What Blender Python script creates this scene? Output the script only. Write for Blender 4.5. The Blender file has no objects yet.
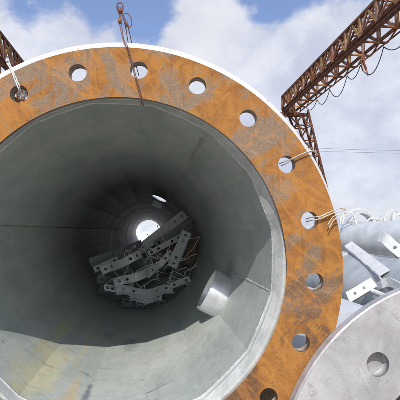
import bpy, bmesh, math, random
from mathutils import Vector, Matrix, noise as mnoise
random.seed(7)
sc = bpy.context.scene
COL = sc.collection
PI = math.pi
rad = math.radians

# ------------------------------------------------------------------ camera
EYE = Vector((0, 0, 1.62))
PITCH = math.atan(0.0725)
YAW = math.atan(0.1175 * math.cos(PITCH))
FWD = Vector((math.sin(YAW)*math.cos(PITCH), math.cos(YAW)*math.cos(PITCH), math.sin(PITCH)))
RGT = Vector((math.cos(YAW), -math.sin(YAW), 0))
DWN = -(RGT.cross(FWD))
cam_d = bpy.data.cameras.new('camera'); cam_d.sensor_width = 36; cam_d.lens = 36
cam_d.clip_start = 0.02; cam_d.clip_end = 4000
cam = bpy.data.objects.new('camera', cam_d); COL.objects.link(cam)
cam.matrix_world = Matrix((( RGT.x, -DWN.x, -FWD.x, EYE.x), (RGT.y, -DWN.y, -FWD.y, EYE.y), (RGT.z, -DWN.z, -FWD.z, EYE.z), (0, 0, 0, 1)))
sc.camera = cam

def C2W(v): return EYE + RGT*v[0] + DWN*v[1] + FWD*v[2]
def ray(x, y): return RGT*((x-200)/400) + DWN*((y-200)/400) + FWD
def at(x, y, d): return EYE + ray(x, y)*d                 # a point seen along a direction, d metres ahead
def atY(x, y, Y):
    r = ray(x, y); return EYE + r*(Y/r.y)

# ------------------------------------------------------------------ materials
def new_mat(name):
    m = bpy.data.materials.new(name); m.use_nodes = True
    nt = m.node_tree
    return m, nt, nt.nodes['Principled BSDF']
class NB:
    def __init__(s, nt): s.nt = nt
    def n(s, t, **kw):
        x = s.nt.nodes.new(t)
        for k, v in kw.items(): setattr(x, k, v)
        return x
    def l(s, a, b): s.nt.links.new(a, b)
    def coord(s, kind='Object', scale=(1, 1, 1), rot=(0, 0, 0), loc=(0, 0, 0)):
        t = s.n('ShaderNodeTexCoord'); m = s.n('ShaderNodeMapping')
        m.inputs['Scale'].default_value = scale; m.inputs['Rotation'].default_value = rot; m.inputs['Location'].default_value = loc
        src = t.outputs[kind]
        if any(rot):
            r0 = s.n('ShaderNodeMapping'); r0.inputs['Rotation'].default_value = rot; s.l(src, r0.inputs['Vector']); src = r0.outputs['Vector']
            m.inputs['Rotation'].default_value = (0, 0, 0)
        s.l(src, m.inputs['Vector']); return m.outputs['Vector']
    def noise(s, vec, scale, detail=4, rough=.55, dist=0, out='Fac'):
        x = s.n('ShaderNodeTexNoise'); x.inputs['Scale'].default_value = scale; x.inputs['Detail'].default_value = detail
        x.inputs['Roughness'].default_value = rough; x.inputs['Distortion'].default_value = dist
        s.l(vec, x.inputs['Vector']); return x.outputs[out]
    def ramp(s, fac, stops, interp='LINEAR'):
        x = s.n('ShaderNodeValToRGB'); e = x.color_ramp.elements; x.color_ramp.interpolation = interp
        while len(e) < len(stops): e.new(.5)
        for k, (p, c) in enumerate(stops):
            e[k].position = p
            if isinstance(c, (int, float)): c = (c, c, c)
            e[k].color = (*c, 1)
        s.l(fac, x.inputs['Fac']); return x.outputs['Color']
    def step(s, v, a, b):
        x = s.n('ShaderNodeMapRange'); x.interpolation_type = 'SMOOTHSTEP'
        s.l(v, x.inputs['Value']); x.inputs['From Min'].default_value = a; x.inputs['From Max'].default_value = b
        return x.outputs['Result']
    def math(s, op, a, b=None, c=None):
        x = s.n('ShaderNodeMath', operation=op)
        for k, v in enumerate((a, b, c)):
            if v is None: continue
            if isinstance(v, (int, float)): x.inputs[k].default_value = v
            else: s.l(v, x.inputs[k])
        return x.outputs[0]
    def mix(s, fac, a, b, mode='MIX'):
        x = s.n('ShaderNodeMix', data_type='RGBA', blend_type=mode)
        if isinstance(fac, (int, float)): x.inputs[0].default_value = fac
        else: s.l(fac, x.inputs[0])
        for k, v in ((6, a), (7, b)):
            if isinstance(v, tuple): x.inputs[k].default_value = (*v, 1)
            else: s.l(v, x.inputs[k])
        return x.outputs[2]
    def bump(s, h, strength, dist, bsdf):
        x = s.n('ShaderNodeBump'); x.inputs['Strength'].default_value = strength; x.inputs['Distance'].default_value = dist
        s.l(h, x.inputs['Height']); s.l(x.outputs['Normal'], bsdf.inputs['Normal'])

def galv(name, c1, c2, rough=.45, metal=.3, sc_=6, bump=.15, spangle=.15):
    m, nt, b = new_mat(name); g = NB(nt)
    v = g.coord()
    n1 = g.noise(v, sc_, 6, .6, .4); n2 = g.noise(v, sc_*7, 4, .6)
    base = g.mix(g.step(n1, .32, .7), c1, c2)
    vo = g.n('ShaderNodeTexVoronoi'); vo.inputs['Scale'].default_value = sc_*14; g.l(v, vo.inputs['Vector'])
    bw = g.n('ShaderNodeRGBToBW'); g.l(vo.outputs['Color'], bw.inputs[0])
    sp = g.math('MULTIPLY_ADD', bw.outputs[0], spangle, 1-spangle*.5)
    sp = g.math('MULTIPLY', sp, g.math('MULTIPLY_ADD', n2, .3, .85))
    base = g.mix(1.0, base, g.ramp(sp, [(0, 0.0), (1, 1.0)]), 'MULTIPLY')
    g.l(base, b.inputs['Base Color'])
    g.l(g.math('MULTIPLY_ADD', n1, .3, rough-.15), b.inputs['Roughness'])
    b.inputs['Metallic'].default_value = metal
    g.bump(n2, bump, .004, b)
    return m

def rust_flange():
    m, nt, b = new_mat('rusty_flange_steel'); g = NB(nt)
    v = g.coord()
    big = g.noise(v, 3.2, 4, .55, .6); mid = g.noise(v, 15, 7, .68, .7); fine = g.noise(v, 170, 5, .75); grit = g.noise(v, 60, 5, .75)
    org = g.mix(g.step(mid, .34, .68), (.405, .188, .048), (.262, .112, .034))
    org = g.mix(g.math('MULTIPLY', g.step(grit, .5, .72), .4), org, (.50, .225, .058))
    org = g.mix(g.math('MULTIPLY', g.step(big, .5, .7), .4), org, (.47, .20, .06))
    # brushed patches where the mill scale still covers the plate: two stroke directions
    s1 = g.noise(g.coord(scale=(1, 1, 2.3), rot=(0, .75, 0), loc=(3.3, 1.7, .4)), 4.4, 5, .55, .5)
    s2 = g.noise(g.coord(scale=(2.0, 1, 1), rot=(0, .35, 0), loc=(1.3, 5.7, 2.1)), 4.4, 5, .55, .5)
    strokes = g.noise(g.coord(scale=(1, 1, 9), rot=(0, .8, 0)), 13, 5, .65, .5)
    pm = g.math('ADD', g.math('MAXIMUM', s1, s2), g.math('ADD', g.math('MULTIPLY_ADD', strokes, .20, -.10), g.math('MULTIPLY_ADD', grit, .22, -.11)))
    patch = g.step(pm, .512, .585)
    scale_c = g.mix(g.step(fine, .35, .65), (.185, .150, .115), (.275, .228, .175))
    dark_c = g.mix(g.step(fine, .35, .65), (.085, .050, .032), (.165, .100, .066))
    sep = g.n('ShaderNodeSeparateXYZ'); g.l(v, sep.inputs[0])
    low = g.step(g.math('ADD', sep.outputs[2], g.math('MULTIPLY_ADD', big, 1.6, -.8)), 1.72, 1.20)
    scale_c = g.mix(low, scale_c, dark_c)
    col = g.mix(g.math('MULTIPLY', patch, .78), org, scale_c)
    # brighter fresh rust edging and runs
    run = g.noise(g.coord(scale=(1, 1, 3), rot=(0, -.7, 0), loc=(7, 2, 1)), 3.0, 4, .5, .8)
    col = g.mix(g.math('MULTIPLY', g.step(g.math('ABSOLUTE', g.math('SUBTRACT', run, .5)), .035, .0), .35), col, (.55, .24, .055))
    # short light scratches, several directions
    for (ry, lx) in ((.7, 2.0), (-.55, 7.0), (1.25, 4.0)):
        w = g.noise(g.coord(scale=(34, 1, 1.6), rot=(0, ry, 0), loc=(lx, 0, lx)), 5, 3, .6, .25)
        col = g.mix(g.math('MULTIPLY', g.math('MULTIPLY', g.step(w, .67, .70), g.math('MULTIPLY', g.step(s1, .5, .58), g.step(g.noise(v, 2.3, 2), .5, .6))), .6), col, (.50, .40, .31))
    # rust weeping below the plate's top edge and pitting
    dr = g.noise(g.coord(scale=(22, 1, 1.6)), 3.0, 5, .6, .15)
    col = g.mix(g.math('MULTIPLY', g.step(dr, .56, .68), .35), col, (.20, .075, .022))
    # dark pits and stains
    col = g.mix(g.math('MULTIPLY', g.step(g.noise(v, 38, 6, .7, .4), .60, .72), .55), col, (.13, .055, .024))
    col = g.mix(g.math('MULTIPLY', g.step(fine, .55, .78), .35), col, (.20, .08, .028))
    g.l(col, b.inputs['Base Color']); b.inputs['Roughness'].default_value = .85
    b.inputs['Specular IOR Level'].default_value = .2
    g.bump(g.math('ADD', fine, g.math('ADD', grit, mid)), .5, .003, b)
    return m

def tube_wall_mat(name, c1, c2, rough, metal, stains_and_light, far=None):
    """galvanised wall; UV: u = angle round the tube in degrees, v = metres from the mouth"""
    m, nt, b = new_mat(name); g = NB(nt)
    v = g.coord()
    n1 = g.noise(v, 2.2, 6, .6, .5); n2 = g.noise(v, 30, 5, .65); n3 = g.noise(g.coord(scale=(1, .16, 1)), 16, 5, .6)
    base = g.mix(g.step(n1, .3, .72), c1, c2)
    base = g.mix(g.math('MULTIPLY', g.step(n3, .5, .75), .35), base, tuple(c*.72 for c in c1))
    base = g.mix(g.math('MULTIPLY', g.step(n2, .5, .8), .25), base, tuple(min(1, c*1.25) for c in c2))
    uvn = g.n('ShaderNodeUVMap'); uvn.uv_map = 'UVMap'
    sep = g.n('ShaderNodeSeparateXYZ'); g.l(uvn.outputs[0], sep.inputs[0])
    dn = g.math('SUBTRACT', g.noise(v, 6, 5, .6, .3), .5); dn2 = g.math('SUBTRACT', g.noise(v, 22, 6, .7, .5), .5)
    for (a0, aw, s0, sw, colr, k, hard) in stains_and_light:
        da = g.math('DIVIDE', g.math('SUBTRACT', sep.outputs[0], a0/360.), aw/360.)
        ds = g.math('DIVIDE', g.math('SUBTRACT', sep.outputs[1], s0), sw)
        d = g.math('SQRT', g.math('ADD', g.math('MULTIPLY', da, da), g.math('MULTIPLY', ds, ds)))
        d = g.math('ADD', d, g.math('ADD', g.math('MULTIPLY', dn, 2.2), g.math('MULTIPLY', dn2, 1.7)))
        f = g.math('SUBTRACT', 1.0, g.step(d, 1-hard, 1.05))
        base = g.mix(g.math('MULTIPLY', f, k), base, colr)
    # scuffs and drag marks, mostly on the lower wall near the mouth
    def uvmap(su, sv, lx):
        mm = g.n('ShaderNodeMapping'); mm.inputs['Scale'].default_value = (3.4*su, sv, 1); mm.inputs['Location'].default_value = (lx, lx*.7, 0)
        g.l(uvn.outputs[0], mm.inputs['Vector']); return mm.outputs[0]
    reg = g.math('MULTIPLY', g.step(g.math('ABSOLUTE', g.math('SUBTRACT', sep.outputs[0], 272/360.)), .17, .02), g.step(sep.outputs[1], 1.6, .4))
    for (su, sv, lx, t, cc_) in ((2.2, 9, 3.1, .60, (.15, .16, .16)), (8, 2.5, 9.7, .63, (.20, .21, .21)), (3, 22, 17.2, .63, (.58, .60, .58))):
        sm = g.noise(uvmap(su, sv, lx), 2.6, 7, .66, .6)
        base = g.mix(g.math('MULTIPLY', g.math('MULTIPLY', g.step(sm, t, t+.07), reg), .75), base, cc_)
    # cloudy zinc bloom everywhere
    blo = g.noise(uvmap(1.6, 1.0, 4.4), 3.2, 8, .68, .8)
    base = g.mix(g.math('MULTIPLY', g.step(blo, .5, .68), .20), base, tuple(min(1, c*1.35) for c in c2))
    base = g.mix(g.math('MULTIPLY', g.step(blo, .46, .34), .20), base, tuple(c*.68 for c in c1))
    # zinc spangle, pinholes and spatter
    vo = g.n('ShaderNodeTexVoronoi'); vo.inputs['Scale'].default_value = 55; g.l(v, vo.inputs['Vector'])
    bw = g.n('ShaderNodeRGBToBW'); g.l(vo.outputs['Color'], bw.inputs[0])
    base = g.mix(1.0, base, g.ramp(bw.outputs[0], [(0, .88), (1, 1.0)]), 'MULTIPLY')
    sp1 = g.noise(v, 75, 3, .6); sp2 = g.noise(v, 58, 3, .6, .5)
    base = g.mix(g.math('MULTIPLY', g.step(sp1, .70, .76), .6), base, (.72, .73, .70))
    base = g.mix(g.math('MULTIPLY', g.step(sp2, .69, .75), .65), base, (.10, .10, .095))
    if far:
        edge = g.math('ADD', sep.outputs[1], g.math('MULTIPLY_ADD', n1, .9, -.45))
        base = g.mix(g.step(edge, far[0], far[1]), base, g.mix(g.step(n3, .35, .7), far[2], far[3]))  # blends to the browner, darker rear colour with distance from the mouth
    g.l(base, b.inputs['Base Color'])
    b.inputs['Metallic'].default_value = metal
    g.l(g.math('MULTIPLY_ADD', n1, .3, rough-.15), b.inputs['Roughness'])
    g.bump(g.math('ADD', g.math('MULTIPLY', n2, .4), n1), .16, .01, b)
    return m

def simple(name, c1, c2, rough=.7, metal=0, scale=12, bump=.2):
    m, nt, b = new_mat(name); g = NB(nt); v = g.coord()
    n1 = g.noise(v, scale, 5, .6, .3)
    g.l(g.mix(g.step(n1, .3, .7), c1, c2), b.inputs['Base Color'])
    b.inputs['Roughness'].default_value = rough; b.inputs['Metallic'].default_value = metal
    g.bump(n1, bump, .004, b)
    return m

M = {}
M['rust'] = rust_flange()
def rim_mat():
    m, nt, b = new_mat('bare_rim_steel'); g = NB(nt); v = g.coord()
    a = g.noise(v, 9, 6, .65, .5); f = g.noise(v, 45, 5, .7, .4)
    col = g.mix(g.step(a, .35, .65), (.60, .60, .58), (.74, .74, .72))
    col = g.mix(g.math('MULTIPLY', g.step(g.math('MULTIPLY_ADD', f, .5, a), .86, .94), .8), col, (.36, .20, .10))
    col = g.mix(g.math('MULTIPLY', g.step(f, .62, .7), .5), col, (.40, .39, .37))
    g.l(col, b.inputs['Base Color']); b.inputs['Roughness'].default_value = .55; b.inputs['Metallic'].default_value = .1
    g.bump(f, .25, .003, b); return m
M['rim'] = rim_mat()
M['bore'] = simple('shaded_rust', (.10, .040, .022), (.16, .065, .03), .9)  # rust of the bore, darkened to paint in the shade under the lip
M['holewall'] = simple('hole_wall_steel', (.20, .12, .075), (.38, .33, .28), .75, .1, 40)
M['collar'] = galv('collar_zinc', (.40, .42, .40), (.54, .555, .535), .5, .2, 12, .4, .15)
M['weld'] = galv('weld_zinc', (.46, .48, .46), (.60, .62, .60), .45, .3, 30, .5, .2)
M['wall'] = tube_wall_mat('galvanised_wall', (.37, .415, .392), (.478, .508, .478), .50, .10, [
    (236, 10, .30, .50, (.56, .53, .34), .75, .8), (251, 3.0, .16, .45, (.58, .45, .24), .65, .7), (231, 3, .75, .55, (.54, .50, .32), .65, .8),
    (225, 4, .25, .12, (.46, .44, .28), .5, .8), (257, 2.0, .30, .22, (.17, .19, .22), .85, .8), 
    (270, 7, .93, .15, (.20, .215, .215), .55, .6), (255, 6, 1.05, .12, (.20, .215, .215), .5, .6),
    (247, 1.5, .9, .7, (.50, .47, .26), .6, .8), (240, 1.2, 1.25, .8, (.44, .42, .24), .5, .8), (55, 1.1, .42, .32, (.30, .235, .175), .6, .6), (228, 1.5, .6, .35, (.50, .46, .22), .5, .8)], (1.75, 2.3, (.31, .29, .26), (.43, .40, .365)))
M['wall_deep'] = tube_wall_mat('brown_rear_wall', (.31, .29, .26), (.43, .40, .365), .5, .15, [  # browner and darker than the front wall
    (168, 9, 3.2, 1.6, (.58, .50, .47), .6, .8), (140, 6, 4.0, 1.8, (.58, .50, .47), .5, .8), (185, 5, 4.2, 2.0, (.60, .53, .49), .7, .8)])  # reddish-grey streaks, paled to paint in daylight from the far end
M['outer'] = galv('tube_outside_zinc', (.33, .36, .375), (.50, .525, .53), .40, .3, 2.2, .25, .14)
M['pale'] = galv('pale_zinc', (.50, .525, .53), (.68, .70, .70), .42, .2, 2.2, .25, .12)
def disc_mat():
    m, nt, b = new_mat('grey_flange_zinc'); g = NB(nt); v = g.coord()
    a = g.noise(v, 4.5, 7, .6, .5); c_ = g.noise(v, 13, 7, .7, .5); f = g.noise(v, 90, 4, .7)
    col = g.mix(g.step(a, .34, .66), (.37, .365, .36), (.56, .555, .55))
    col = g.mix(g.math('MULTIPLY', g.step(c_, .54, .66), .6), col, (.30, .29, .295))
    col = g.mix(g.math('MULTIPLY', g.step(g.noise(v, 7, 6, .65, .9), .57, .66), .45), col, (.40, .355, .34))
    for (ry, lx) in ((.5, 2.0), (-.8, 6.0)):
        w = g.noise(g.coord(scale=(26, 1, 1.6), rot=(0, ry, 0), loc=(lx, 0, lx)), 5, 3, .6, .3)
        col = g.mix(g.math('MULTIPLY', g.step(w, .66, .70), .4), col, (.72, .71, .71))
    col = g.mix(g.math('MULTIPLY', g.step(f, .5, .8), .25), col, (.26, .25, .25))
    g.l(col, b.inputs['Base Color']); b.inputs['Metallic'].default_value = .25
    g.l(g.math('MULTIPLY_ADD', c_, .4, .32), b.inputs['Roughness']); g.bump(g.math('ADD', c_, f), .3, .004, b); return m
M['disc'] = disc_mat()
M['disc_edge'] = galv('disc_edge_zinc', (.34, .335, .34), (.46, .455, .46), .5, .3, 12, .3, .1)
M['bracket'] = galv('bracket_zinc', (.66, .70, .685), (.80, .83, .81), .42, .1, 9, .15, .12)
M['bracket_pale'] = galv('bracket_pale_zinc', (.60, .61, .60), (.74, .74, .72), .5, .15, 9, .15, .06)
M['bracket_shaded'] = galv('bracket_shaded_zinc', (.20, .225, .22), (.32, .35, .34), .5, .2, 9, .2, .15)  # darker copy of the bracket zinc, shade inside the heap put into the colour
M['bracket_rust'] = simple('bracket_brown', (.24, .165, .13), (.33, .25, .20), .75, .1, 14)
M['wire'] = simple('tie_wire_zinc', (.70, .70, .67), (.82, .82, .79), .5, .15, 60)
M['wire_rust'] = simple('tie_wire_rusty', (.52, .42, .32), (.76, .74, .70), .5, .2, 26)
M['stub'] = galv('stub_zinc', (.56, .58, .59), (.72, .73, .73), .40, .5, 14, .2, .14)
M['rope'] = simple('sling_steel', (.10, .040, .034), (.20, .085, .065), .75, .1, 70)
M['ferrule'] = simple('ferrule', (.33, .14, .05), (.10, .05, .04), .6, .2, 40)
M['crane'] = simple('crane_rust', (.11, .042, .022), (.32, .125, .048), .85, 0, 3.5)
M['crane_dark'] = simple('crane_dark', (.050, .022, .015), (.18, .070, .033), .85, 0, 3)
M['crane_ochre'] = simple('crane_ochre', (.46, .28, .11), (.20, .085, .04), .8, 0, 3)
M['crane_pale'] = simple('crane_pale', (.40, .24, .17), (.19, .085, .05), .8, 0, 3)
M['cable'] = simple('black_cable', (.03, .03, .035), (.05, .05, .055), .7)
M['power'] = simple('power_cable', (.10, .10, .12), (.14, .14, .16), .6)
M['rag'] = simple('red_rag', (.30, .13, .10), (.42, .22, .17), .9)
M['timber'] = simple('timber', (.16, .11, .07), (.25, .18, .12), .85)
def ground_mat():
    m, nt, b = new_mat('dusty_yard_ground'); g = NB(nt); v = g.coord()
    a = g.noise(v, .35, 8, .62, .3); f = g.noise(v, 9, 6, .7)
    c = g.mix(g.step(a, .35, .65), (.24, .20, .155), (.34, .30, .245))
    c = g.mix(g.math('MULTIPLY', g.step(f, .5, .75), .5), c, (.15, .125, .10))
    g.l(c, b.inputs['Base Color']); b.inputs['Roughness'].default_value = .95
    g.bump(f, .5, .03, b); return m
M['ground'] = ground_mat()

# ------------------------------------------------------------------ object helpers
def obj(name, bm, mat, parent=None, smooth=False, mats=None):
    me = bpy.data.meshes.new(name)
    bm.normal_update(); bm.to_mesh(me); bm.free()
    for m in (mats or [mat]): me.materials.append(m)
    if smooth:
        for p in me.polygons: p.use_smooth = True
    o = bpy.data.objects.new(name, me); COL.objects.link(o)
    if parent is not None: o.parent = parent
    return o
def tag(o, label, cat=None, group=None, kind=None):
    o['label'] = label
    if cat: o['category'] = cat
    if group: o['group'] = group
    if kind: o['kind'] = kind
    return o
def thing(name, loc, label, cat, group=None, mtx=None):
    o = bpy.data.objects.new(name, None); COL.objects.link(o); o.empty_display_size = .1
    o.matrix_world = mtx if mtx is not None else Matrix.Translation(loc)
    bpy.context.view_layer.update()
    tag(o, label, cat, group); return o
def adopt(o, parent):
    """parent a mesh whose vertices are in world space"""
    o.parent = parent; o.matrix_parent_inverse = parent.matrix_world.inverted(); return o
def recentre(o):
    """world-space mesh -> origin at its base centre"""
    vs = [v.co for v in o.data.vertices]
    c = Vector((sum(v.x for v in vs)/len(vs), sum(v.y for v in vs)/len(vs), min(v.z for v in vs)))
    for v in o.data.vertices: v.co -= c
    o.location = c; return o

def catmull(pts, sub=6):
    pts = [Vector(p) for p in pts]
    if len(pts) < 3: return pts
    P = [pts[0]*2-pts[1]] + pts + [pts[-1]*2-pts[-2]]; out = []
    for i in range(1, len(P)-2):
        for k in range(sub):
            t = k/sub; a, b, c, d = P[i-1], P[i], P[i+1], P[i+2]
            out.append(.5*((2*b)+(c-a)*t+(2*a-5*b+4*c-d)*t*t+(3*b-a-3*c+d)*t**3))
    out.append(pts[-1]); return out
def sweep(bm, pts, r, n=6, closed=False, rfun=None, cap=True):
    pts = [Vector(p) for p in pts]; N = len(pts); rings = []
    up = None
    for i, p in enumerate(pts):
        if closed: t = pts[(i+1) % N]-pts[i-1]
        else: t = pts[min(i+1, N-1)]-pts[max(i-1, 0)]
        if t.length < 1e-9: t = Vector((0, 0, 1))
        t.normalize()
        if up is None:
            up = t.orthogonal().normalized()
        up = (up - t*up.dot(t))
        up = up.normalized() if up.length > 1e-6 else t.orthogonal().normalized()
        s = t.cross(up); rr = rfun(i) if rfun else r
        rings.append([bm.verts.new(p+(up*math.cos(2*PI*k/n)+s*math.sin(2*PI*k/n))*rr) for k in range(n)])
    for i in range(N if closed else N-1):
        a, b = rings[i], rings[(i+1) % N]
        for k in range(n): bm.faces.new((a[k], a[(k+1) % n], b[(k+1) % n], b[k]))
    if not closed and cap:
        bm.faces.new(rings[0][::-1]); bm.faces.new(rings[-1])
def bar(bm, a, b, w, h=None, upv=(0, 0, 1)):
    h = h or w; a = Vector(a); b = Vector(b); t = (b-a).normalized(); u = Vector(upv)
    if abs(t.dot(u)) > .95: u = Vector((1, 0, 0))
    s = t.cross(u).normalized(); u = s.cross(t)
    q = [[bm.verts.new(p+s*(w/2*i)+u*(h/2*j)) for i, j in ((-1, -1), (1, -1), (1, 1), (-1, 1))] for p in (a, b)]
    for k in range(4): bm.faces.new((q[0][k], q[0][(k+1) % 4], q[1][(k+1) % 4], q[1][k]))
    bm.faces.new(q[0][::-1]); bm.faces.new(q[1])
def angle_bar(bm, a, b, w, t, upv):
    """an L-section rolled angle"""
    a = Vector(a); b = Vector(b); d = (b-a).normalized(); u = Vector(upv)
    if abs(d.dot(u)) > .95: u = Vector((1, 0, 0))
    s = d.cross(u).normalized(); u = s.cross(d)
    prof = [(0, 0), (w, 0), (w, t), (t, t), (t, w), (0, w)]
    q = [[bm.verts.new(p+s*(x-w/2)+u*(y-w/2)) for x, y in prof] for p in (a, b)]
    for k in range(6): bm.faces.new((q[0][k], q[0][(k+1) % 6], q[1][(k+1) % 6], q[1][k]))
    bm.faces.new((q[0][0], q[0][3], q[0][2], q[0][1])); bm.faces.new((q[0][0], q[0][5], q[0][4], q[0][3]))
    bm.faces.new((q[1][0], q[1][1], q[1][2], q[1][3])); bm.faces.new((q[1][0], q[1][3], q[1][4], q[1][5]))

# square outline samples shared by neighbouring cells (8 per side)
def square_ring(K=8):
    out = []
    for side in range(4):
        for k in range(K):
            f = -1+2*k/K
            out.append({0: (f, -1), 1: (1, f), 2: (-f, 1), 3: (-1, -f)}[side])
    return out
SQ = square_ring()

def annulus_plate(bm, P, r_in, r_out, hole_r, r_hole, nh, phase, z0, z1, mi=(0, 1, 2, 3), r_back=None):
    """flat ring plate with nh through holes; P(x, y, z) maps plate space to world. r_out is a function of the angle at the front.
    z0 = front, z1 = back. mi = material of face, hole wall, bore, back"""
    seen = {}
    def V(x, y, z):
        k = (round(x, 5), round(y, 5), round(z, 5))
        if k not in seen: seen[k] = bm.verts.new(P(x, y, z))
        return seen[k]
    half = PI/nh
    for h in range(nh):
        ac = phase-h*2*half
        for z, front in ((z0, True), (z1, False)):
            hole, edge = [], []
            for (i, j) in SQ:
                th = ac+i*half
                ro = r_out(th) if front else r_out(None)
                ri = r_in if front or not r_back else r_back
                r = ri+(ro-ri)*(j+1)/2
                # hole sample in the same direction
                px, py = i*half*r_hole, r-r_hole
                d = math.hypot(px, py)
                hx, hy = px/d*hole_r, py/d*hole_r
                rr = r_hole+hy; ta, ra = ac, rr
                X = math.cos(ta)*ra-math.sin(ta)*hx; Y = math.sin(ta)*ra+math.cos(ta)*hx
                hole.append(V(X, Y, z)); edge.append(V(r*math.cos(th), r*math.sin(th), z))
            n = len(SQ)
            # an in-between loop keeps the quads well shaped
            for k in range(n):
                q = (hole[k], edge[k], edge[(k+1) % n], hole[(k+1) % n])
                try:
                    f = bm.faces.new(q if not front else q[::-1]); f.material_index = mi[0] if front else mi[3]
                except ValueError: pass
            if front: hf = hole
            else: hb = hole
        for k in range(len(SQ)):
            f = bm.faces.new((hf[k], hf[(k+1) % len(SQ)], hb[(k+1) % len(SQ)], hb[k])); f.material_index = mi[1]; f.smooth = True
        K = 8
        for k in range(K):
            t0, t1 = ac+(-1+2*k/K)*half, ac+(-1+2*(k+1)/K)*half
            a, b_ = (V(r_in*math.cos(t), r_in*math.sin(t), z0) for t in (t0, t1))
            rb_ = r_back or r_in
            c, d_ = (V(rb_*math.cos(t), rb_*math.sin(t), z1) for t in (t1, t0))
            f = bm.faces.new((a, b_, c, d_)); f.material_index = mi[2]; f.smooth = True

# ------------------------------------------------------------------ the big tube
U = .65
fc = Vector((-.4087, .321, 1.9968))*U
nv = Vector(((180-200)/400, (227-200)/400, 1)).normalized()
uc = Vector((0, 1, 0)).cross(nv).normalized(); vc = nv.cross(uc)
FC = C2W(fc)
def dirw(v): return RGT*v[0]+DWN*v[1]+FWD*v[2]
FU, FV, FN = dirw(uc), -dirw(vc), dirw(nv)            # right, up, into the tube
AX = Vector((0, 1, 0))
PH = 2.103
def FP(x, y, z): return FC+FU*(x*U)+FV*(y*U)+FN*(z*U)   # flange space (units of the bolt circle radius)

tube = thing('steel_tube', FC-FV*(1.15*U), 'huge galvanised steel tube open towards the viewer with an orange rusty bolt flange', 'steel tube')
T_FL = .058
def edge_r(th):
    if th is None: return 1.146
    a = math.cos(th-rad(98))
    return 1.150-.004-.030*max(0, min(1, .15+1.0*a))**.8
bm = bmesh.new()
annulus_plate(bm, FP, .852, edge_r, .0455, 1.0, 20, PH, 0, T_FL, r_back=.888)
fl = adopt(obj('flange', bm, None, mats=[M['rust'], M['holewall'], M['bore'], M['outer']]), tube)
# rim of the flange: chamfer and outer edge, bare steel
bm = bmesh.new()
ang = [PH-h*rad(18)+(-1+2*k/8)*rad(9) for h in range(20) for k in range(8)]
ang.sort()
loops = []
for (fn, z) in ((lambda t: edge_r(t), 0.0005), (lambda t: 1.150, .022), (lambda t: 1.150, T_FL-.004), (lambda t: 1.146, T_FL)):
    loops.append([bm.verts.new(FP(fn(t)*math.cos(t), fn(t)*math.sin(t), z)) for t in ang])
for a, b in zip(loops, loops[1:]):
    for k in range(len(ang)): bm.faces.new((a[k-1], a[k], b[k], b[k-1]))
adopt(obj('flange_rim', bm, M['rim'], smooth=False), tube).data.polygons
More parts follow.
